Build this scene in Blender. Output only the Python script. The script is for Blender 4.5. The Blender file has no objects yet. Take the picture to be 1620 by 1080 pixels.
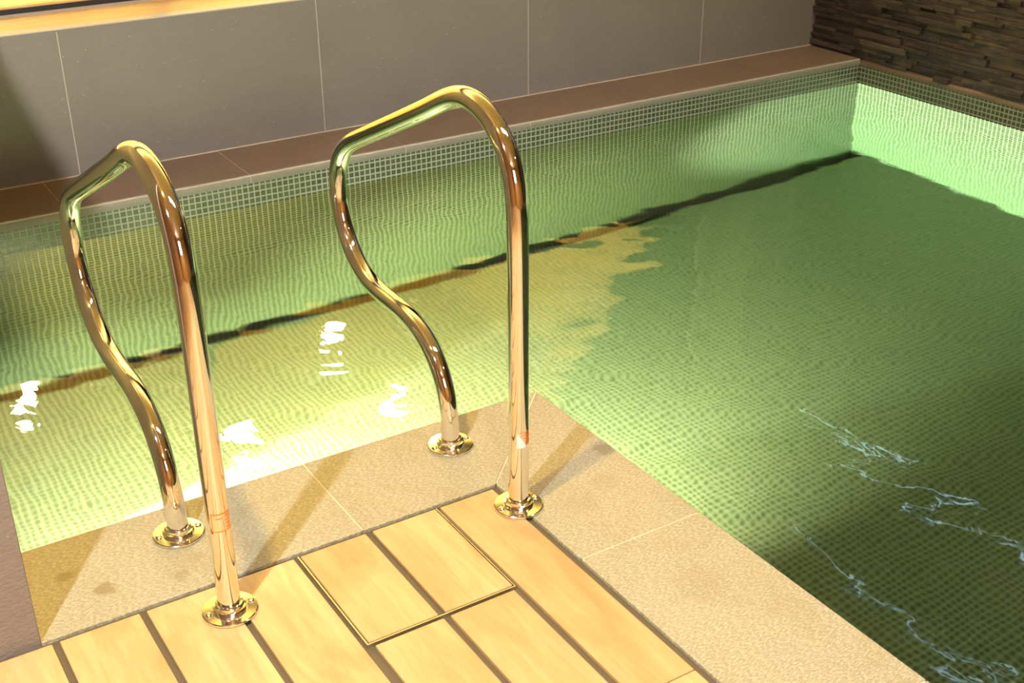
import bpy, bmesh, math, random
from mathutils import Vector, Matrix, noise as mnoise
random.seed(7)
S = bpy.context.scene
COL = S.collection
PI = math.pi

# ------------------------------------------------------------------ measures (metres)
# origin: pool-side corner of the stone coping; X runs along the back wall, Y into the depth, Z up
W = 0.30            # coping width
BACK = 2.043        # pool face of the bench
WALL = 2.392        # tiled back wall
RIGHT = 3.265       # stone wall
ZW = -0.17          # water level
ZB = -0.049         # bench top
ZF = -1.24          # pool floor
XC = -1.255         # edge of the partition at the left
CEIL = 2.55

# ------------------------------------------------------------------ helpers
def tag(o, label=None, cat=None, group=None, kind=None):
    if label: o['label'] = label
    if cat: o['category'] = cat
    if group: o['group'] = group
    if kind: o['kind'] = kind
    return o

def obj(name, bm, mats, parent=None, smooth=False):
    me = bpy.data.meshes.new(name)
    bmesh.ops.recalc_face_normals(bm, faces=bm.faces[:])
    bm.to_mesh(me); bm.free()
    for m in (mats if isinstance(mats, (list, tuple)) else [mats]): me.materials.append(m)
    if smooth:
        for p in me.polygons: p.use_smooth = True
    o = bpy.data.objects.new(name, me); COL.objects.link(o)
    if parent: o.parent = parent
    return o

def empty(name, loc):
    o = bpy.data.objects.new(name, None); o.location = loc
    o.empty_display_size = 0.05; COL.objects.link(o)
    return o

def box(bm, x0, x1, y0, y1, z0, z1, mi=0, bev=0.0, seg=1):
    t = bmesh.new()
    vs = [t.verts.new(p) for p in ((x0,y0,z0),(x1,y0,z0),(x1,y1,z0),(x0,y1,z0),(x0,y0,z1),(x1,y0,z1),(x1,y1,z1),(x0,y1,z1))]
    for f in ((0,3,2,1),(4,5,6,7),(0,1,5,4),(1,2,6,5),(2,3,7,6),(3,0,4,7)):
        t.faces.new([vs[i] for i in f])
    if bev:
        bmesh.ops.bevel(t, geom=t.edges[:], offset=bev, segments=seg, affect='EDGES', profile=0.5)
    merge(bm, t, mi)

def merge(bm, t, mi=0, val=None):
    lay = bm.loops.layers.color.get('tone') if val is not None else None
    m = {}
    for v in t.verts: m[v] = bm.verts.new(v.co)
    for f in t.faces:
        g = bm.faces.new([m[v] for v in f.verts]); g.material_index = mi; g.smooth = f.smooth
        if lay:
            for l in g.loops: l[lay] = (val[0], val[1], val[2], 1)
    t.free()

def prism(bm, pts, z0, z1, mi=0, bev=0.0, seg=2):
    t = bmesh.new()
    lo = [t.verts.new((x, y, z0)) for x, y in pts]; hi = [t.verts.new((x, y, z1)) for x, y in pts]
    n = len(pts)
    t.faces.new(hi); t.faces.new(lo[::-1])
    for i in range(n): t.faces.new((lo[i], lo[(i+1)%n], hi[(i+1)%n], hi[i]))
    bmesh.ops.recalc_face_normals(t, faces=t.faces[:])
    if bev: bmesh.ops.bevel(t, geom=t.edges[:], offset=bev, segments=seg, affect='EDGES', profile=0.5)
    merge(bm, t, mi)

def lathe(bm, prof, n=48, c=(0,0,0), smooth=True, mi=0, crisp=False):
    if crisp:
        for a, b in zip(prof, prof[1:]): lathe(bm, [a, b], n, c, smooth, mi)
        return
    rings = []
    for r, z in prof:
        if r < 1e-6: rings.append([bm.verts.new((c[0], c[1], c[2]+z))])
        else: rings.append([bm.verts.new((c[0]+r*math.cos(2*PI*i/n), c[1]+r*math.sin(2*PI*i/n), c[2]+z)) for i in range(n)])
    for a, b in zip(rings, rings[1:]):
        for i in range(n):
            j = (i+1) % n
            if len(a) == 1 and len(b) == 1: continue
            if len(a) == 1: f = bm.faces.new((a[0], b[i], b[j]))
            elif len(b) == 1: f = bm.faces.new((a[i], a[j], b[0]))
            else: f = bm.faces.new((a[i], a[j], b[j], b[i]))
            f.smooth = smooth; f.material_index = mi

# ------------------------------------------------------------------ materials
class N:
    """small node-tree writer"""
    def __init__(s, name):
        s.m = bpy.data.materials.new(name); s.m.use_nodes = True
        s.t = s.m.node_tree; s.t.nodes.clear()
        s.out = s.n('ShaderNodeOutputMaterial')
    def n(s, kind, **kw):
        d = s.t.nodes.new(kind)
        for k, v in kw.items(): setattr(d, k, v)
        return d
    def l(s, a, b): s.t.links.new(a, b)
    def put(s, sock, v):
        if isinstance(v, bpy.types.NodeSocket): s.l(v, sock)
        else: sock.default_value = v
    def math(s, op, a, b=0.0, c=0.0, clamp=False):
        d = s.n('ShaderNodeMath', operation=op, use_clamp=clamp)
        for i, v in enumerate((a, b, c)):
            s.put(d.inputs[i], v)
        return d.outputs[0]
    def co(s, scale=(1,1,1), rot=(0,0,0), loc=(0,0,0), src=None):
        if src is None: src = s.n('ShaderNodeTexCoord').outputs['Object']
        m = s.n('ShaderNodeMapping'); s.l(src, m.inputs['Vector'])
        m.inputs['Scale'].default_value = scale; m.inputs['Rotation'].default_value = rot; m.inputs['Location'].default_value = loc
        return m.outputs[0]
    def noise(s, v, scale=5.0, detail=4.0, rough=0.55, dist=0.0):
        d = s.n('ShaderNodeTexNoise'); s.l(v, d.inputs['Vector'])
        d.inputs['Scale'].default_value = scale; d.inputs['Detail'].default_value = detail
        d.inputs['Roughness'].default_value = rough; d.inputs['Distortion'].default_value = dist
        return d.outputs['Fac']
    def ramp(s, f, stops, interp='LINEAR'):
        d = s.n('ShaderNodeValToRGB'); s.l(f, d.inputs[0]); r = d.color_ramp; r.interpolation = interp
        while len(r.elements) < len(stops): r.elements.new(0.5)
        for e, (p, c) in zip(r.elements, stops):
            e.position = p; e.color = c if len(c) == 4 else (*c, 1)
        return d.outputs[0]
    def mix(s, f, a, b, mode='MIX'):
        d = s.n('ShaderNodeMix', data_type='RGBA', blend_type=mode)
        s.put(d.inputs[0], f)
        for i, v in ((6, a), (7, b)):
            s.put(d.inputs[i], v if isinstance(v, bpy.types.NodeSocket) else (*v[:3], 1))
        return d.outputs[2]
    def bump(s, h, dist=0.002, strength=1.0):
        d = s.n('ShaderNodeBump'); s.l(h, d.inputs['Height'])
        d.inputs['Distance'].default_value = dist; d.inputs['Strength'].default_value = strength
        return d.outputs[0]
    def principled(s, col, rough=0.5, metal=0.0, normal=None, spec=0.5):
        d = s.n('ShaderNodeBsdfPrincipled')
        s.put(d.inputs['Base Color'], col if isinstance(col, bpy.types.NodeSocket) else (*col[:3], 1))
        s.put(d.inputs['Roughness'], rough); d.inputs['Metallic'].default_value = metal
        d.inputs['Specular IOR Level'].default_value = spec
        if normal: s.l(normal, d.inputs['Normal'])
        s.l(d.outputs[0], s.out.inputs[0])
        return s.m

def mat_plain(name, col, rough=0.5, metal=0.0, spec=0.5):
    m = N(name)
    n = m.noise(m.co(), 60, 3)
    c = m.mix(m.math('MULTIPLY', n, 0.25), col, tuple(x*0.75 for x in col))
    return m.principled(c, rough, metal, None, spec)

def mat_mosaic():
    """small square glass tiles, light grout; picks the two axes by the face normal"""
    m = N('mosaic')
    P = 0.023
    tc = m.n('ShaderNodeTexCoord')
    sp = m.n('ShaderNodeSeparateXYZ'); m.l(tc.outputs['Object'], sp.inputs[0])
    sn = m.n('ShaderNodeSeparateXYZ'); m.l(tc.outputs['Normal'], sn.inputs[0])
    def lines(c, off):
        f = m.math('FRACT', m.math('DIVIDE', m.math('ADD', c, off), P))
        d = m.math('ABSOLUTE', m.math('SUBTRACT', f, 0.5))
        r = m.n('ShaderNodeMapRange', interpolation_type='SMOOTHSTEP'); m.l(d, r.inputs[0])
        r.inputs[1].default_value = 0.345; r.inputs[2].default_value = 0.425
        return r.outputs[0], m.math('FLOOR', m.math('DIVIDE', m.math('ADD', c, off), P))
    gx, ix = lines(sp.outputs[0], 10.0); gy, iy = lines(sp.outputs[1], 10.0); gz, iz = lines(sp.outputs[2], 10.081-0.0075)
    # where the face points along an axis, that axis carries no grout line
    def act(g, nn): return m.math('MULTIPLY', g, m.math('LESS_THAN', m.math('ABSOLUTE', nn), 0.7))
    g = m.math('MAXIMUM', m.math('MAXIMUM', act(gx, sn.outputs[0]), act(gy, sn.outputs[1])), act(gz, sn.outputs[2]))
    cm = m.n('ShaderNodeCombineXYZ')
    for i, v in enumerate((ix, iy, iz)): m.l(v, cm.inputs[i])
    wn = m.n('ShaderNodeTexWhiteNoise'); m.l(cm.outputs[0], wn.inputs[0])
    tile = m.ramp(wn.outputs['Value'], [(0.0, (0.040,0.055,0.030)), (0.45, (0.066,0.080,0.045)), (0.8, (0.072,0.078,0.048)), (1.0, (0.052,0.064,0.037))])
    big = m.noise(m.co(), 2.2, 3)
    tile = m.mix(m.math('MULTIPLY', big, 0.5), tile, (0.075, 0.084, 0.052))
    grout = m.mix(m.noise(m.co(), 25, 3), (0.30,0.31,0.23), (0.22,0.235,0.17))
    col = m.mix(g, tile, grout)
    inv = m.math('SUBTRACT', 1.0, g)
    return m.principled(col, m.math('MULTIPLY_ADD', g, 0.5, 0.18), 0, m.bump(inv, 0.0012))

def mat_slate(name, a, b, speck, rough=0.45, streak=True):
    m = N(name)
    v = m.co((1, 1, 1))
    c = m.mix(m.noise(v, 3.0, 6, 0.62), a, b)
    fine = m.noise(m.co((1, 1, 2.2), (0.3, 0.5, 0.2)), 90, 3)
    c = m.mix(m.math('MULTIPLY', fine, 0.6), c, tuple(x*0.62 for x in a))
    st = m.noise(m.co((1, 3, 4), (0.35, -0.5, 0.3)), 3.5, 3, 0.5, 1.5)
    vein = m.ramp(st, [(0.485, (0,0,0)), (0.5, (1,1,1)), (0.515, (0,0,0))])
    if streak: c = m.mix(m.math('MULTIPLY', vein, 0.05), c, speck)
    vo = m.n('ShaderNodeTexVoronoi'); m.l(m.co((1, 1, 1.8), (0.2, 0.6, 0.1)), vo.inputs['Vector']); vo.inputs['Scale'].default_value = 26
    dots = m.ramp(vo.outputs['Distance'], [(0.05, (1,1,1)), (0.10, (0,0,0))])
    pick = m.math('GREATER_THAN', vo.outputs['Color'], 0.62)
    c = m.mix(m.math('MULTIPLY', m.math('MULTIPLY', dots, pick), 0.65), c, speck)
    h = m.math('ADD', m.noise(v, 14, 5), m.math('MULTIPLY', fine, 0.3))
    return m.principled(c, rough, 0, m.bump(h, 0.004), 0.4)

def mat_sandstone():
    m = N('coping_stone')
    v = m.co()
    c = m.mix(m.noise(v, 5, 5, 0.6), (0.32,0.28,0.205), (0.24,0.21,0.15))
    fine = m.noise(m.co((1.0, 2.6, 1), (0, 0, 0.9)), 120, 4, 0.75)
    c = m.mix(m.ramp(fine, [(0.44, (0,0,0)), (0.68, (1,1,1))]), c, (0.53,0.475,0.355))
    c = m.mix(m.math('MULTIPLY', m.ramp(m.noise(v, 6.0, 6, 0.75, 0.6), [(0.50, (0,0,0)), (0.68, (1,1,1))]), 0.45), c, (0.27,0.215,0.12))
    # damp spots of their own shape
    def spot(x, y, r, amt):
        nonlocal c
        d = m.n('ShaderNodeVectorMath', operation='DISTANCE'); m.l(v, d.inputs[0]); d.inputs[1].default_value = (x, y, 0)
        w = m.math('ADD', d.outputs['Value'], m.math('MULTIPLY', m.math('SUBTRACT', m.noise(v, 38, 4, 0.7), 0.5), 0.05))
        r2 = m.n('ShaderNodeMapRange', interpolation_type='SMOOTHSTEP'); m.l(w, r2.inputs[0])
        r2.inputs[1].default_value = r; r2.inputs[2].default_value = r*0.55; r2.inputs[3].default_value = 0; r2.inputs[4].default_value = min(1.0, amt*1.5)
        c = m.mix(r2.outputs[0], c, (0.235,0.18,0.10))
    spot(-1.115, -0.205, 0.026, 0.6); spot(-1.17, -0.125, 0.022, 0.45); spot(-0.98, -0.245, 0.022, 0.3)
    spot(-0.93, -0.20, 0.02, 0.2); spot(-0.02, -0.31, 0.03, 0.45); spot(-0.10, -0.42, 0.04, 0.14)
    spot(-0.15, -0.80, 0.07, 0.14)
    h = m.math('ADD', m.noise(v, 90, 5, 0.7), m.math('MULTIPLY', fine, 0.6))
    return m.principled(c, 0.62, 0, m.bump(h, 0.0018), 0.35)

def mat_wood(name, a, b, dark, axis='Y', rough=0.5, tone=False):
    m = N(name)
    src = m.n('ShaderNodeTexCoord').outputs['Object']
    if tone:
        at = m.n('ShaderNodeVertexColor', layer_name='tone')
        sc = m.n('ShaderNodeVectorMath', operation='SCALE'); m.l(at.outputs[0], sc.inputs[0]); sc.inputs['Scale'].default_value = 7.0
        ad = m.n('ShaderNodeVectorMath', operation='ADD'); m.l(src, ad.inputs[0]); m.l(sc.outputs[0], ad.inputs[1]); src = ad.outputs[0]
    sc = {'Y': (1, 0.10, 1), 'X': (0.10, 1, 1), 'Z': (1, 1, 0.1)}[axis]
    g = m.noise(m.co(sc, src=src), 55, 5, 0.6, 0.6)
    br = m.noise(m.co({'Y': (1, 0.35, 1), 'X': (0.35, 1, 1), 'Z': (1, 1, .35)}[axis], src=src), 9, 3, 0.5, 0.8)
    c = m.mix(m.ramp(g, [(0.35, (0,0,0)), (0.68, (1,1,1))]), a, b)
    c = m.mix(m.ramp(br, [(0.45, (0,0,0)), (0.72, (0.75,0.75,0.75))]), c, dark)
    if tone:
        at2 = m.n('ShaderNodeSeparateColor'); m.l(at.outputs[0], at2.inputs[0])
        c = m.mix(m.math('MULTIPLY', at2.outputs[0], 0.30), c, dark)
    return m.principled(c, rough, 0, m.bump(g, 0.0007), 0.35)

def mat_ledger():
    m = N('stacked_stone')
    at = m.n('ShaderNodeVertexColor', layer_name='tone')
    sep = m.n('ShaderNodeSeparateColor'); m.l(at.outputs[0], sep.inputs[0])
    c = m.ramp(sep.outputs[0], [(0.0, (0.034,0.024,0.021)), (0.4, (0.060,0.042,0.035)), (0.7, (0.085,0.060,0.048)), (0.9, (0.130,0.098,0.080)), (1.0, (0.12,0.072,0.045))])
    n = m.noise(m.co((1.5, 1, 3)), 24, 6, 0.65)
    c = m.mix(m.ramp(n, [(0.35, (0,0,0)), (0.75, (0.8,0.8,0.8))]), c, (0.035,0.028,0.020))
    n2 = m.noise(m.co((1, 1, 2)), 9, 3)
    c = m.mix(m.ramp(n2, [(0.55, (0,0,0)), (0.75, (0.5,0.5,0.5))]), c, (0.17,0.125,0.06))
    return m.principled(c, 0.6, 0, m.bump(n, 0.006), 0.4)

def mat_chrome(name, col=(0.86,0.80,0.72), rough=0.045):
    m = N(name)
    n = m.noise(m.co(), 300, 2)
    return m.principled(col, m.math('MULTIPLY_ADD', n, 0.03, rough), 1.0)

def mat_water():
    m = N('pool_water')
    v = m.co()
    b = m.noise(m.co((1.3, 0.8, 1), (0, 0, -0.4)), 15.0, 2.0, 0.5, 0.8)
    h = m.math('MULTIPLY', b, 0.00030)
    bp = m.n('ShaderNodeBump'); m.l(h, bp.inputs['Height']); bp.inputs['Distance'].default_value = 1.0; bp.inputs['Strength'].default_value = 1.0
    fr = m.n('ShaderNodeFresnel'); fr.inputs[0].default_value = 1.333; m.l(bp.outputs[0], fr.inputs['Normal'])
    g = m.n('ShaderNodeBsdfRefraction'); g.inputs['IOR'].default_value = 1.333; g.inputs['Roughness'].default_value = 0.10   # fine ripples
    gl = m.n('ShaderNodeBsdfGlossy'); gl.inputs['Roughness'].default_value = 0.02
    m.l(bp.outputs[0], g.inputs['Normal']); m.l(bp.outputs[0], gl.inputs['Normal'])
    mx = m.n('ShaderNodeMixShader'); m.l(fr.outputs[0], mx.inputs[0]); m.l(g.outputs[0], mx.inputs[1]); m.l(gl.outputs[0], mx.inputs[2])
    m.l(mx.outputs[0], m.out.inputs[0])
    va = m.n('ShaderNodeVolumeAbsorption'); va.inputs['Color'].default_value = (0.63, 0.95, 0.72, 1); va.inputs['Density'].default_value = 0.50
    m.l(va.outputs[0], m.out.inputs[1])
    return m.m

def mat_glass():
    m = N('window_glass')
    fr = m.n('ShaderNodeFresnel'); fr.inputs[0].default_value = 1.45
    tr = m.n('ShaderNodeBsdfTransparent'); tr.inputs[0].default_value = (0.97,0.97,0.93,1)
    gl = m.n('ShaderNodeBsdfGlossy'); gl.inputs['Roughness'].default_value = 0.0
    mx = m.n('ShaderNodeMixShader'); m.l(fr.outputs[0], mx.inputs[0]); m.l(tr.outputs[0], mx.inputs[1]); m.l(gl.outputs[0], mx.inputs[2])
    m.l(mx.outputs[0], m.out.inputs[0])
    return m.m

M_MOSAIC = mat_mosaic()
M_TILE = mat_slate('grey_stone_tile', (0.205,0.185,0.155), (0.155,0.145,0.125), (0.42,0.37,0.29))
M_PART = mat_slate('taupe_stone_tile', (0.27,0.225,0.205), (0.225,0.19,0.172), (0.36,0.33,0.30), 0.55, False)
M_BENCH = mat_slate('brown_slate', (0.175,0.115,0.080), (0.098,0.076,0.058), (0.22,0.17,0.13), 0.5, False)
M_LIP = mat_slate('worn_grey_edge', (0.23,0.215,0.17), (0.13,0.125,0.095), (0.42,0.40,0.32), 0.6, False)
M_GROUT = mat_plain('light_grout', (0.40,0.34,0.27), 0.8)
M_GROUT2 = mat_plain('coping_grout', (0.58,0.50,0.37), 0.8)
M_COPE = mat_sandstone()
M_PLANK = mat_wood('teak_plank', (0.56,0.375,0.20), (0.475,0.30,0.145), (0.36,0.185,0.07), 'Y', 0.42, True)
M_GAP = mat_plain('dark_joint', (0.095,0.070,0.043), 0.7)
M_SILL = mat_wood('sill_wood', (0.55,0.37,0.16), (0.50,0.33,0.14), (0.42,0.26,0.10), 'X', 0.45)
M_CEIL = mat_wood('ceiling_wood', (0.66,0.50,0.24), (0.60,0.44,0.20), (0.50,0.33,0.13), 'X', 0.5)
M_PANEL = mat_wood('panel_wood', (0.42,0.235,0.095), (0.36,0.19,0.075), (0.26,0.13,0.05), 'Z', 0.5)
M_LEDGER = mat_ledger()
M_CHROME = mat_chrome('chrome', (0.92,0.87,0.81), 0.03)
M_FLANGE = mat_chrome('polished_flange', (0.96,0.91,0.78), 0.10)
M_BRASS = mat_chrome('brass_edging', (0.66,0.58,0.43), 0.4)
M_WATER = mat_water()
M_GLASS = mat_glass()
M_ALU = mat_plain('grey_aluminium', (0.33,0.31,0.28), 0.4, 0.3)
M_BLACK = mat_plain('black_rubber', (0.012,0.011,0.012), 0.5)
M_CREAM = mat_plain('cream_plaster', (0.80,0.66,0.36), 0.7)
M_STICK = mat_plain('peach_film', (0.85,0.47,0.22), 0.35)
M_ORANGE = mat_plain('orange_print', (0.86,0.24,0.03), 0.4)
M_WHITE = mat_plain('white_film', (0.86,0.80,0.78), 0.4)

# ------------------------------------------------------------------ deck: planks over a dark base
def plank(bm, x0, x1, y0, y1, z=0.0, t=0.022):
    tb = bmesh.new(); box(tb, x0, x1, y0, y1, z-t, z, 0, 0.0022, 2)
    merge(bm, tb, 0, (random.random(), random.random(), random.random()))
bm = bmesh.new(); bm.loops.layers.color.new('tone')
P0 = -0.3125
edges = [(-1.0685,-0.928), (-0.914,-0.7735)]
xs = []
x = -1.2265
k = 0
# left of the hatch: planks with the joints seen in the photo
for x0, x1 in [(-3.2,-3.09),(-3.078,-2.938),(-2.925,-2.785),(-2.772,-2.632),(-2.619,-2.479),(-2.466,-2.326),(-2.313,-2.173),(-2.16,-2.02),(-2.007,-1.867),(-1.854,-1.714),(-1.701,-1.561),(-1.548,-1.394),(-1.381,-1.2395),(-1.2265,-1.0815),(-1.0685,-0.9275),(-0.9145,-0.7745)]:
    cut = [-4.5, -2.9, -1.75 - 0.3*((k*37) % 5)/5, P0]
    k += 1
    for a, b in zip(cut, cut[1:]): plank(bm, x0, x1, a + (0.0015 if a > -4.4 else 0), b - (0.0 if b == P0 else 0.0015))
for x0, x1 in [(-0.7545,-0.6145), (-0.6005,-0.4615)]:
    cut = [-4.5, -2.6, -1.7, -0.6265]
    for a, b in zip(cut, cut[1:]): plank(bm, x0, x1, a + 0.0015, b - 0.0015)
cut = [-4.5, -3.0, -1.9, -0.9835, P0]
for a, b in zip(cut, cut[1:]): plank(bm, -0.4455, -0.3165, a + 0.001, b - (0.001 if b != P0 else 0))
# long strip filling left of the hatch: it lies beside plank x=-0.767
lay = bm.loops.layers.color['tone']
box(bm, -3.2, -0.300, -4.5, -0.300, -0.06, -0.008, 1)
floor = obj('floor', bm, [M_PLANK, M_GAP])
tag(floor, 'honey coloured timber deck of wide planks with dark joints at the pool edge', 'deck', None, 'structure')

# hatch: two short boards framed with a thin edging
hx0, hx1, hy0, hy1 = -0.7665, -0.4535, -0.6215, P0
h = empty('deck_hatch', ((hx0+hx1)/2, (hy0+hy1)/2, -0.008))
tag(h, 'square lift-out hatch of two short planks with thin bright edging in the timber deck', 'hatch')
def local(bm_fn, name, mat, parent, org, smooth=False):
    b = bmesh.new(); b.loops.layers.color.new('tone'); bm_fn(b)
    for v in b.verts: v.co -= Vector(org)
    return obj(name, b, mat, parent, smooth)
ho = h.location
for x0, x1 in ((-0.7605,-0.6180), (-0.6025,-0.4565)):
    local(lambda b: plank(b, x0, x1, hy0+0.0065, hy1, 0.0004, 0.0090), 'board', [M_PLANK], h, ho)
def edging(b):
    box(b, hx0, hx0+0.0024, hy0, hy1, -0.0079, 0.0006)
    box(b, hx0+0.0024, hx1, hy0, hy0+0.0024, -0.0079, 0.0006)
    box(b, hx1-0.0018, hx1, hy0+0.0022, hy1, -0.0079, 0.0004)
e = local(edging, 'edge_strip', [M_BRASS], h, ho); e['label'] = 'thin bright metal edging'

# ------------------------------------------------------------------ coping stones (L-shaped rim of the pool)
bm = bmesh.new()
g = 0.0013
def slab(pts): prism(bm, pts, -0.030, 0.0, 0, 0.0018, 2)
slab([(XC, -W), (-0.617-g, -W), (-0.617-g, 0), (XC, 0)])
slab([(-0.617+g, -W), (-W-g, -W), (-2*g, 0), (-0.617+g, 0)])
slab([(-W, -W-g), (0, -2*g), (0, -0.618+g), (-W, -0.618+g)])
y = -0.618
while y > -4.4:
    slab([(-W, y-g), (0, y-g), (0, y-0.6+g), (-W, y-0.6+g)]); y -= 0.6
prism(bm, [(XC, -W+0.004), (-W+0.004, -W+0.004), (-W+0.004, -4.5), (-0.004, -4.5), (-0.004, -0.004), (XC, -0.004)][::-1], -0.05, -0.0012, 1)
cop = obj('pool_coping', bm, [M_COPE, M_GROUT2])
tag(cop, 'L-shaped rim of beige sandstone slabs between timber deck and water', 'pool coping', None, 'structure')

# ------------------------------------------------------------------ pool basin (mosaic) with a dark channel at the foot of the back wall
bm = bmesh.new()
box(bm, -1.45, RIGHT+0.1, -4.5, 1.935, ZF-0.1, ZF)                 # floor
box(bm, -1.45, RIGHT+0.1, 1.935, BACK+0.1, ZF-0.30, ZF-0.20)        # channel bottom
box(bm, -1.45, RIGHT+0.1, BACK, BACK+0.1, ZF-0.30, ZB-0.032)        # back wall
box(bm, RIGHT, RIGHT+0.1, -4.5, BACK, ZF-0.1, -0.080)               # right wall
box(bm, XC-0.2, -0.022, -0.12, -0.022, ZF-0.1, -0.050)              # near wall under the coping
box(bm, -0.12, -0.022, -4.5, -0.12, ZF-0.1, -0.050)                 # return wall under the coping
box(bm, -0.12, RIGHT+0.1, -4.6, -4.5, ZF-0.1, -0.05)
box(bm, -1.45, XC-0.01, -0.022, BACK, ZF-0.1, -0.05)                # left end wall
bas = obj('pool_basin', bm, [M_MOSAIC])
tag(bas, 'pool basin lined with small square green mosaic tiles and pale grout', 'pool', None, 'structure')

# water body: rippled top surface with sides reaching into the basin walls
def ripple(x, y):
    c, q = math.cos(0.5), math.sin(0.5)
    u, v = c*x - q*y, q*x + c*y
    wx = mnoise.noise((x*1.7+3, y*1.7-5, 0.3)); wy = mnoise.noise((x*1.7-8, y*1.7+2, 4.1))
    return (0.00170*mnoise.noise((u*4.5+wx, v*5.3+wy, 1.7)) + 0.00085*mnoise.noise((v*11.0+wy, u*9.0-wx, 7.7)) + 0.00028*mnoise.noise((v*19.0+wy, u*16.0+wx, 2.2)))
bm = bmesh.new()
st = 0.0125
xs_ = [XC-0.06+st*i for i in range(int((RIGHT+0.04-XC+0.06)/st)+1)]
ys_ = [BACK+0.04-st*i for i in range(int((BACK+0.04+1.9)/st)+1)]
ys_ += [ys_[-1]-0.05*i for i in range(1, int((ys_[-1]+4.54)/0.05)+1)]
gv = {}
def wv(i, j):
    if (i, j) not in gv: gv[(i, j)] = bm.verts.new((xs_[i], ys_[j], ZW+ripple(xs_[i], ys_[j])))
    return gv[(i, j)]
for i in range(len(xs_)-1):
    for j in range(len(ys_)-1):
        if xs_[i+1] < -0.055 and ys_[j] < -0.055: continue
        f = bm.faces.new((wv(i, j), wv(i, j+1), wv(i+1, j+1), wv(i+1, j))); f.smooth = True
rim = [e for e in bm.edges if len(e.link_faces) == 1]
ex = bmesh.ops.extrude_edge_only(bm, edges=rim)
low = [v for v in ex['geom'] if isinstance(v, bmesh.types.BMVert)]
for v in low: v.co.z = ZF-0.25
for f in ex['geom']:
    if isinstance(f, bmesh.types.BMFace): f.smooth = False
bmesh.ops.holes_fill(bm, edges=[e for e in bm.edges if len(e.link_faces) == 1], sides=0)
wat = obj('pool_water', bm, [M_WATER])
tag(wat, 'clear green rippled water filling the pool', 'water', None, 'stuff')

# ------------------------------------------------------------------ bench along the back wall
bm = bmesh.new()
joints = [-1.30, -0.608, 0.066, 0.720, 1.313, 1.970, 2.672, RIGHT]
for a, b in zip(joints, joints[1:]):
    box(bm, a+0.0018, b-0.0018, BACK+0.012, WALL, ZB-0.030, ZB, 0)
    # worn rounded front edge
    t = bmesh.new()
    prof = [(BACK-0.001, ZB-0.0315), (BACK-0.002, ZB-0.018), (BACK+0.002, ZB-0.007), (BACK+0.009, ZB-0.001), (BACK+0.014, ZB+0.0003), (BACK+0.03, ZB-0.0315)]
    n = 40
    rows = []
    for i in range(n+1):
        xx = a+0.0018 + (b-a-0.0036)*i/n
        j = [random.uniform(-0.0018, 0.0018) for _ in prof]
        rows.append([t.verts.new((xx, p[0]+(j[q] if 0 < q < 4 else 0), p[1]+(j[q]*0.6 if 0 < q < 4 else 0))) for q, p in enumerate(prof)])
    for r0, r1 in zip(rows, rows[1:]):
        for q in range(len(prof)-1):
            f = t.faces.new((r0[q], r1[q], r1[q+1], r0[q+1])); f.smooth = True
    merge(bm, t, 1)
box(bm, -1.30, RIGHT, BACK+0.003, WALL, ZB-0.032, ZB-0.0018, 2)
box(bm, -1.30, RIGHT, WALL-0.006, WALL, ZB-0.005, ZB+0.003, 2)       # grout bead against the wall
led = obj('trim_1', bm, [M_BENCH, M_LIP, M_GROUT])
tag(led, 'low brown slate bench with worn grey edge along the back wall', 'ledge', None, 'structure')

# ------------------------------------------------------------------ back wall: big grey tiles, window recess above
bm = bmesh.new()
tj = [-1.466, -0.468, 0.532, 1.529, 2.526, RIGHT+0.02]
for a, b in zip(tj, tj[1:]):
    box(bm, a+0.0022, b-0.0022, WALL, WALL+0.012, ZB, 0.489, 0, 0.001)
box(bm, -1.46, RIGHT+0.1, WALL+0.0016, WALL+0.06, ZB-0.1, 0.486, 1)
box(bm, -1.46, 2.95, WALL, WALL+0.066, 0.489, 0.4945, 2, 0.0015)       # light edge profile under the sill
box(bm, -3.3, RIGHT+0.1, WALL+0.06, 3.0, -0.2, 0.480, 0)
box(bm, 2.95, RIGHT+0.1, WALL, 3.0, 0.486, CEIL, 0)
box(bm, -3.3, RIGHT+0.1, WALL, 3.0, 2.49, CEIL, 0)
M_EDGE = mat_plain('grey_edge_profile', (0.36,0.33,0.28), 0.5)
wb = obj('wall_back', bm, [M_TILE, M_GROUT, M_EDGE])
tag(wb, 'back wall clad in large grey stone tiles with thin pale joints', 'wall', None, 'structure')

# window above
FY = 2.715
w1 = empty('window_1', (0.8, FY, 0.48)); tag(w1, 'wide lit window above the grey tiled back wall', 'window', None, 'structure')
wo = w1.location
local(lambda b: box(b, -1.46, 2.95, WALL+0.066, FY, 0.478, 0.4905), 'window_sill', [M_SILL], w1, wo)
def frame(b):
    box(b, -1.46, 2.95, FY, FY+0.06, 0.480, 0.4985)
    box(b, -1.46, 2.95, FY, FY+0.06, 2.44, 2.50)
    for xx in (-1.46, 0.0, 2.90): box(b, xx, xx+0.05, FY+0.004, FY+0.06, 0.4985, 2.44)
local(frame, 'window_frame', [M_ALU], w1, wo)
local(lambda b: box(b, -1.46, 2.95, FY+0.002, FY+0.05, 0.4985, 0.5165), 'gasket', [M_BLACK], w1, wo)
local(lambda b: box(b, -1.46, 2.95, FY+0.012, FY+0.05, 0.5165, 0.523), 'glazing_bead', [M_SILL], w1, wo)
local(lambda b: box(b, -1.46, 2.95, FY+0.028, FY+0.030, 0.51, 2.46), 'glass_pane', [M_GLASS], w1, wo)

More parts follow.
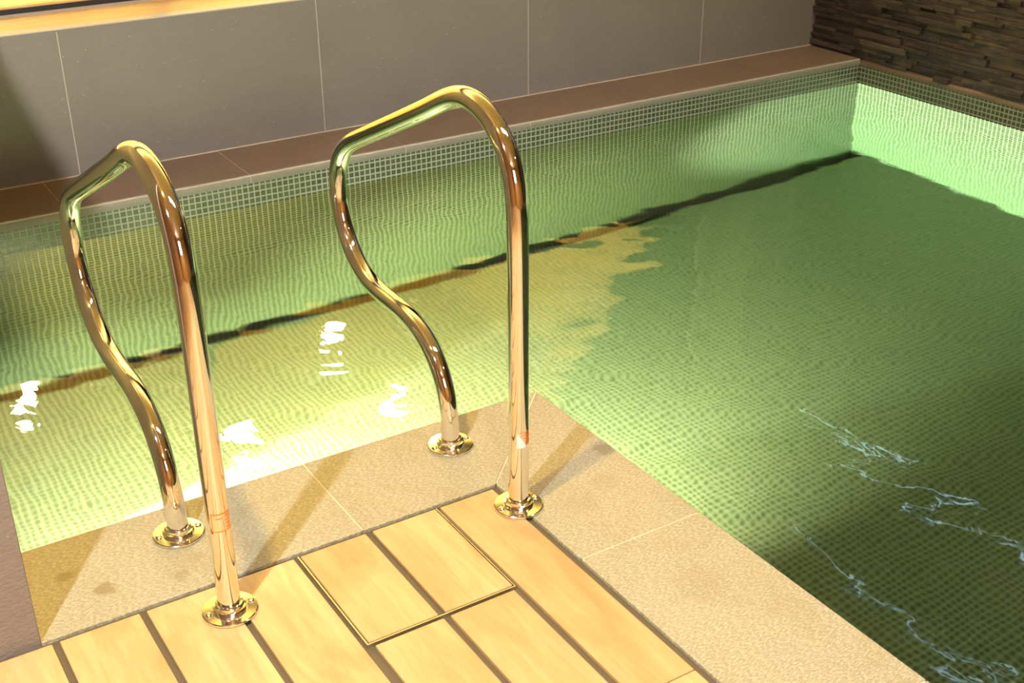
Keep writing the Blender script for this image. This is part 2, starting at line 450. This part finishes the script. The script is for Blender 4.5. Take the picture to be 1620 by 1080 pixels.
# lit room beyond the window
bm = bmesh.new()
box(bm, -3.3, 3.4, 7.2, 7.3, -0.2, 2.8)
box(bm, -3.3, 3.4, 3.0, 7.2, -0.1, 0.0)
box(bm, -3.3, 3.4, 3.0, 7.2, 2.7, 2.8)
box(bm, -3.4, -3.3, 3.0, 7.3, -0.2, 2.8); box(bm, 3.4, 3.5, 3.0, 7.3, -0.2, 2.8)
rb = obj('wall_beyond', bm, [M_CREAM])
tag(rb, 'cream plastered room seen brightly lit through the window', 'wall', None, 'structure')

# ------------------------------------------------------------------ right wall: split-face stacked stone
bm = bmesh.new(); bm.loops.layers.color.new('tone')
z = -0.055
rnd = random.Random(21)
while z < 2.52:
    hgt = rnd.choice((0.016, 0.020, 0.022, 0.024, 0.026, 0.030))
    y = WALL
    while y > -4.5:
        L = rnd.choice((0.09, 0.13, 0.17, 0.22, 0.26, 0.32)) * rnd.uniform(0.85, 1.15)
        if z > 1.2: L *= 1.6
        d = rnd.choice((0.0, 0.006, 0.013, 0.021, 0.030))
        y0 = max(y-L, -4.5)
        t = bmesh.new()
        xf = RIGHT + 0.022 - d
        vs = []
        for (yy, zz) in ((y-0.0006, z), (y0+0.0006, z), (y0+0.0006, z+hgt-0.0012), (y-0.0006, z+hgt-0.0012)):
            vs.append((yy, zz))
        f1 = [t.verts.new((xf+rnd.uniform(-0.0025,0.0025), a, b)) for a, b in vs]
        b1 = [t.verts.new((RIGHT+0.06, a, b)) for a, b in vs]
        t.faces.new(f1)
        for i in range(4): t.faces.new((f1[i], b1[i], b1[(i+1)%4], f1[(i+1)%4]))
        bmesh.ops.recalc_face_normals(t, faces=t.faces[:])
        c = rnd.random()
        merge(bm, t, 0, (c, c, c))
        y = y0
    z += hgt
box(bm, RIGHT+0.05, RIGHT+0.15, -4.5, 3.0, -0.10, CEIL, 0)
# rough brown ledge over the mosaic band
t = bmesh.new()
n = 110; rows = []
for i in range(n+1):
    yy = BACK + 0.0 - (BACK+4.5)*i/n
    j = rnd.uniform(-0.003, 0.003); k2 = rnd.uniform(-0.002, 0.003)
    rows.append([t.verts.new(p) for p in ((RIGHT-0.0015, yy, -0.081), (RIGHT-0.002+j*0.4, yy, -0.066+k2*0.5), (RIGHT+0.006+j, yy, -0.0565+k2), (RIGHT+0.03, yy, -0.054))])
for r0, r1 in zip(rows, rows[1:]):
    for q in range(3): f = t.faces.new((r0[q], r1[q], r1[q+1], r0[q+1])); f.smooth = True
merge(bm, t, 1)
wr = obj('wall_right', bm, [M_LEDGER, M_BENCH])
tag(wr, 'right wall of dark brown stacked split stone strips', 'wall', None, 'structure')

# ------------------------------------------------------------------ partition at the left, other walls, ceiling
bm = bmesh.new()
box(bm, -3.2, XC, -W, WALL, -0.05, 2.10, 0, 0.0015)
wl = obj('wall_left', bm, [M_PART]); tag(wl, 'taupe stone partition at the left edge standing on the deck line', 'wall', None, 'structure')
bm = bmesh.new()
box(bm, -3.3, -3.2, -4.5, 3.0, -0.1, CEIL)
ws = obj('wall_side', bm, [M_PANEL]); tag(ws, 'wood panelled side wall of the pool room', 'wall', None, 'structure')
bm = bmesh.new()
box(bm, -3.3, RIGHT+0.15, -4.6, -4.5, -0.1, CEIL)
wf = obj('wall_front', bm, [M_PANEL]); tag(wf, 'wood panelled wall facing the window across the pool', 'wall', None, 'structure')
bm = bmesh.new()
box(bm, -3.3, RIGHT+0.15, -4.6, 3.0, CEIL, CEIL+0.1)
ce = obj('ceiling', bm, [M_CEIL]); tag(ce, 'timber boarded ceiling of the pool room', 'ceiling', None, 'structure')

# ------------------------------------------------------------------ handrails
R_T = 0.0212
YN, YFAR = -0.397, -0.110
path = [(-.397,.006),(-.3975,.3),(-.398,.60),(-.394,.68),(-.376,.745),(-.342,.787),(-.300,.814),(-.255,.829),(-.210,.831),(-.16,.817),(-.065,.772),(.09,.702),(.28,.617),(.345,.586),(.387,.548),(.408,.500),(.412,.447),(.400,.388),(.370,.333),(.325,.292),(.270,.268),(.20,.259),(.12,.258),(.06,.254),(.01,.240),(-.04,.213),(-.08,.170),(-.103,.115),(-.110,.055),(-.110,.006)]
def smooth_path(p, sub=8):
    out = []
    P = [p[0]] + p + [p[-1]]
    for i in range(1, len(P)-2):
        a, b, c, d = (Vector(q) for q in P[i-1:i+3])
        # centripetal Catmull-Rom
        t0 = 0; t1 = t0+max((b-a).length, 1e-4)**.5; t2 = t1+max((c-b).length, 1e-4)**.5; t3 = t2+max((d-c).length, 1e-4)**.5
        for k in range(sub):
            t = t1+(t2-t1)*k/sub
            A1 = a*((t1-t)/(t1-t0))+b*((t-t0)/(t1-t0)); A2 = b*((t2-t)/(t2-t1))+c*((t-t1)/(t2-t1)); A3 = c*((t3-t)/(t3-t2))+d*((t-t2)/(t3-t2))
            B1 = A1*((t2-t)/(t2-t0))+A2*((t-t0)/(t2-t0)); B2 = A2*((t3-t)/(t3-t1))+A3*((t-t1)/(t3-t1))
            out.append(B1*((t2-t)/(t2-t1))+B2*((t-t1)/(t2-t1)))
    out.append(Vector(p[-1]))
    # resample evenly, then relax so that curvature runs smoothly
    L = [0]
    for a, b in zip(out, out[1:]): L.append(L[-1]+(b-a).length)
    n = 260; res = []; j = 0
    for i in range(n+1):
        s = L[-1]*i/n
        while j < len(L)-2 and L[j+1] < s: j += 1
        f = (s-L[j])/max(L[j+1]-L[j], 1e-9); res.append(out[j].lerp(out[j+1], min(max(f, 0), 1)))
    for _ in range(22):
        res = [res[0]] + [res[i]*0.5+(res[i-1]+res[i+1])*0.25 for i in range(1, n)] + [res[-1]]
    return res
PATH = smooth_path(path)

def tube_bm():
    bm = bmesh.new(); n = 40; rings = []
    for i, p in enumerate(PATH):
        a = PATH[max(i-1, 0)]; b = PATH[min(i+1, len(PATH)-1)]
        t = (b-a).normalized(); nn = Vector((-t.y, t.x))
        if i in (0, len(PATH)-1): t = Vector((0, 1 if i == 0 else -1)); nn = Vector((-t.y, t.x))
        rings.append([bm.verts.new((R_T*math.cos(2*PI*k/n), p.x+nn.x*R_T*math.sin(2*PI*k/n), p.y+nn.y*R_T*math.sin(2*PI*k/n))) for k in range(n)])
    for r0, r1 in zip(rings, rings[1:]):
        for k in range(n):
            f = bm.faces.new((r0[k], r0[(k+1)%n], r1[(k+1)%n], r1[k])); f.smooth = True
    return bm

def flange_bm(y):
    bm = bmesh.new()
    lathe(bm, [(0.0214, 0.0005), (0.0505, 0.0005), (0.0515, 0.002), (0.0515, 0.0048), (0.0500, 0.0064), (0.0318, 0.0074)], 64, (0, y, 0), crisp=True)
    return bm
def collar_bm(y):
    bm = bmesh.new()
    lathe(bm, [(0.0318, 0.0070), (0.0318, 0.0125), (0.0305, 0.0145), (0.0268, 0.0156), (0.0262, 0.0205), (0.0250, 0.0222), (0.0213, 0.0228)], 64, (0, y, 0), crisp=True)
    return bm
def screw_bm(x, y):
    bm = bmesh.new()
    lathe(bm, [(0.0, 0.0118), (0.0030, 0.0116), (0.0052, 0.0104), (0.0066, 0.0086), (0.0072, 0.0062)], 20, (x, y, 0))
    return bm

VIEW = math.atan2(-2.236+0.4, -1.471+0.937)
def patch(bm, a0, a1, z0, z1, r, y, mi=0, fn=None):
    """piece of film wrapped on the pole, from angle a0 to a1 (0 = towards the front)"""
    n = max(2, int(abs(a1-a0)/0.08)); col = []
    for i in range(n+1):
        a = a0+(a1-a0)*i/n; lo, hi = (z0, z1) if fn is None else fn(i/n)
        col.append([bm.verts.new((r*math.cos(VIEW+a), y+r*math.sin(VIEW+a), zz)) for zz in (lo, hi)])
    for c0, c1 in zip(col, col[1:]):
        f = bm.faces.new((c0[0], c1[0], c1[1], c0[1])); f.material_index = mi; f.smooth = True

def handrail(x, label):
    t = empty('pool_handrail', (x, -0.25, 0.0)); tag(t, label, 'handrail', 'pool entry handrails')
    off = Vector((0, 0.25, 0))
    def part(name, bm, m, par):
        for v in bm.verts: v.co += off
        return obj(name, bm, m, par)
    part('tube', tube_bm(), M_CHROME, t)
    for y in (YN, YFAR):
        fl = part('floor_flange', flange_bm(y), M_FLANGE, t); fl['label'] = 'round base plate with two screws'
        part('collar', collar_bm(y), M_FLANGE, fl)
        for s in (-0.041, 0.041): part('screw', screw_bm(s, y), M_FLANGE, fl)
    return t, part
rl, part = handrail(-0.937, 'left chrome pool handrail nearest the taupe partition, bent tube on two round flanges')
bm = bmesh.new()
z0, z1 = 0.190, 0.228; r0 = R_T+0.0003; r1 = R_T+0.0007; q = 0.0024
patch(bm, -0.62, 1.15, z0, z1, r0, YN, 0)
patch(bm, -0.62, 1.15, z1-q, z1, r1, YN, 1); patch(bm, -0.62, 1.15, z0, z0+q*0.8, r1, YN, 1)
patch(bm, -0.62, -0.52, z0+q, z1-q, r1, YN, 1)
patch(bm, -0.25, 0.35, z1-0.011, z1-0.0095, r1, YN, 1)
for i in range(4): patch(bm, 0.62, 1.15, z0+0.006+i*0.0075, z0+0.0085+i*0.0075, r1, YN, 1)
st = part('sticker', bm, [M_STICK, M_ORANGE], rl); st['label'] = 'pale peach sticker with orange border lines'
rr, part = handrail(-0.304, 'right chrome pool handrail by the coping corner, bent tube on two round flanges')
bm = bmesh.new()
z0, z1 = 0.153, 0.190
patch(bm, -0.42, 0.55, 0, 0, r0, YN, 0, lambda f: (z0, z0+0.003+0.030*max(0.0, 1-max(0, f-0.12)/0.88)))
for i in range(5): patch(bm, -0.10+0.17*i, 1.25, z1-0.003-i*0.007, z1-0.0002-i*0.007, r0, YN, 1)
for i in range(3): patch(bm, 0.55+0.22*i, 0.66+0.22*i, z0+0.004, z1-0.002, r1, YN, 1)
st = part('sticker', bm, [M_WHITE, M_ORANGE], rr); st['label'] = 'torn orange sticker showing its white backing'

# ------------------------------------------------------------------ lights
def aim(o, target):
    o.rotation_euler = (Vector(target)-o.location).to_track_quat('-Z', 'Y').to_euler()
def spot(name, loc, target, power, col, angle, blend=0.3, radius=0.03):
    d = bpy.data.lights.new(name, 'SPOT'); d.energy = power; d.color = col; d.spot_size = math.radians(angle); d.spot_blend = blend; d.shadow_soft_size = radius
    o = bpy.data.objects.new(name, d); o.location = loc; COL.objects.link(o); aim(o, target); return o
def point(name, loc, power, col, radius=0.06):
    d = bpy.data.lights.new(name, 'POINT'); d.energy = power; d.color = col; d.shadow_soft_size = radius
    o = bpy.data.objects.new(name, d); o.location = loc; COL.objects.link(o); return o
def area(name, loc, target, power, col, sx, sy, spread=180):
    d = bpy.data.lights.new(name, 'AREA'); d.energy = power; d.color = col; d.shape = 'RECTANGLE'; d.size = sx; d.size_y = sy; d.spread = math.radians(spread)
    o = bpy.data.objects.new(name, d); o.location = loc; COL.objects.link(o); aim(o, target); return o

spot('ceiling_spot_cool', (-2.04, -1.454, 2.45), (-0.4, -0.5, 0), 330, (0.80, 0.92, 1.0), 75, 0.6, 0.035)
spot('ceiling_spot_warm', (-1.20, -0.70, 2.45), (-0.6, -0.75, 0), 215, (1.0, 0.66, 0.10), 88, 0.7, 0.04)
spot('ceiling_spot_wall', (-1.377, -0.50, 2.45), (0.2, 2.39, 0.1), 620, (1.0, 0.94, 0.92), 62, 0.8, 0.008)
spot('ceiling_spot_stone', (2.6, -0.2, 2.45), (3.2, 1.6, 0.0), 120, (1.0, 0.80, 0.55), 110, 0.8, 0.05)
for yy in (1.7, 0.7): spot('ceiling_spot_stone', (3.06, yy, 2.45), (3.14, yy, 0.0), 60, (1.0, 0.78, 0.50), 80, 0.8, 0.03)
spot('ceiling_spot_room', (-1.6, -3.3, 2.45), (-1.2, -3.2, 0), 260, (1.0, 0.82, 0.5), 130, 0.6, 0.05)
area('highlight_area_behind', (-1.3, -4.35, 1.85), (-0.9, -1.0, 1.0), 30, (1.0, 0.97, 0.95), 1.1, 0.9)  # no window here: area light added for white highlights on the rail bends
spot('ceiling_spot_far', (1.6, -2.6, 2.45), (1.6, -2.6, 0), 60, (1.0, 0.85, 0.6), 130, 0.6, 0.05)
area('ceiling_soft_fill', (0.5, -0.9, 2.52), (0.5, -0.9, 0), 20, (0.95, 0.97, 1.0), 1.3, 0.22)  # unseen soft fill, added to lift the dark parts of the room
area('glint_strip', (3.20, 0.85, 1.80), (3.20, 0.85, 0), 1.5, (0.50, 0.78, 1.0), 0.018, 2.6)  # no fixture: thin area light added for cool glints on the water
area('glint_strip', (3.02, 0.75, 2.40), (3.02, 0.75, 0), 1.3, (0.50, 0.78, 1.0), 0.018, 2.4)  # second thin area light added for the water glints
# lamps of the room behind the window
for p in ((-0.35, 5.8, 2.4), (0.78, 4.67, 2.4), (1.86, 5.63, 2.4), (1.83, 4.5, 2.4)):
    point('beyond_lamp', p, 120, (1.0, 0.82, 0.34), 0.07)
area('beyond_uplight_fill', (0.6, 4.0, 0.35), (0.6, 4.0, 3.0), 120, (1.0, 0.84, 0.42), 4.5, 1.8)  # no cove built: upward fill added to brighten this ceiling for the flange reflections
area('ceiling_uplight_fill', (0.2, 1.75, 2.15), (0.2, 1.75, 3.0), 75, (1.0, 0.84, 0.42), 4.5, 0.5)  # upward fill without a fixture, added so the flanges mirror a bright ceiling
# underwater lamps in the near walls
spot('pool_lamp', (-1.0, 0.0, -0.32), (0.25, 1.35, -0.50), 420, (1.0, 0.58, 0.26), 84, 0.35, 0.05)
spot('pool_lamp', (-0.30, 0.0, -0.60), (0.55, 0.78, -1.24), 1350, (1.0, 0.77, 0.50), 92, 1.0, 0.05)
spot('pool_lamp', (-0.85, 0.0, -0.45), (-0.72, 0.72, -1.24), 1400, (1.0, 0.75, 0.55), 78, 0.9, 0.05)
spot('pool_lamp_side', (-1.2, 1.0, -1.212), (3.265, 1.02, -0.62), 8000, (1.0, 0.68, 0.72), 35, 0.25, 0.02)

wd = bpy.data.worlds.new('World'); S.world = wd; wd.use_nodes = True
wd.node_tree.nodes['Background'].inputs[0].default_value = (0.05, 0.045, 0.04, 1); wd.node_tree.nodes['Background'].inputs[1].default_value = 0.2

# ------------------------------------------------------------------ camera
cam = bpy.data.cameras.new('Camera'); cam.sensor_width = 36; cam.lens = 1971.87*36/1620; cam.clip_start = 0.05
co = bpy.data.objects.new('Camera', cam); COL.objects.link(co)
right = Vector((0.84539613, -0.53410514, -0.0060894)); down = Vector((-0.24395946, -0.37595366, -0.89394778)); fwd = Vector((0.47517277, 0.75722556, -0.44812977))
mm = Matrix((right, -down, -fwd)).transposed().to_4x4(); mm.translation = Vector((-1.47117987, -2.23561003, 1.47624569))
co.matrix_world = mm
S.camera = co

S.view_settings.view_transform = 'Standard'; S.view_settings.look = 'None'
S.view_settings.exposure = 0.15; S.view_settings.gamma = 1.0; S.view_settings.use_curve_mapping = False
S.cycles.use_denoising = True
S.cycles.max_bounces = 14; S.cycles.transmission_bounces = 10; S.cycles.glossy_bounces = 8; S.cycles.diffuse_bounces = 5
S.cycles.caustics_refractive = True; S.cycles.caustics_reflective = False; S.cycles.blur_glossy = 0.5
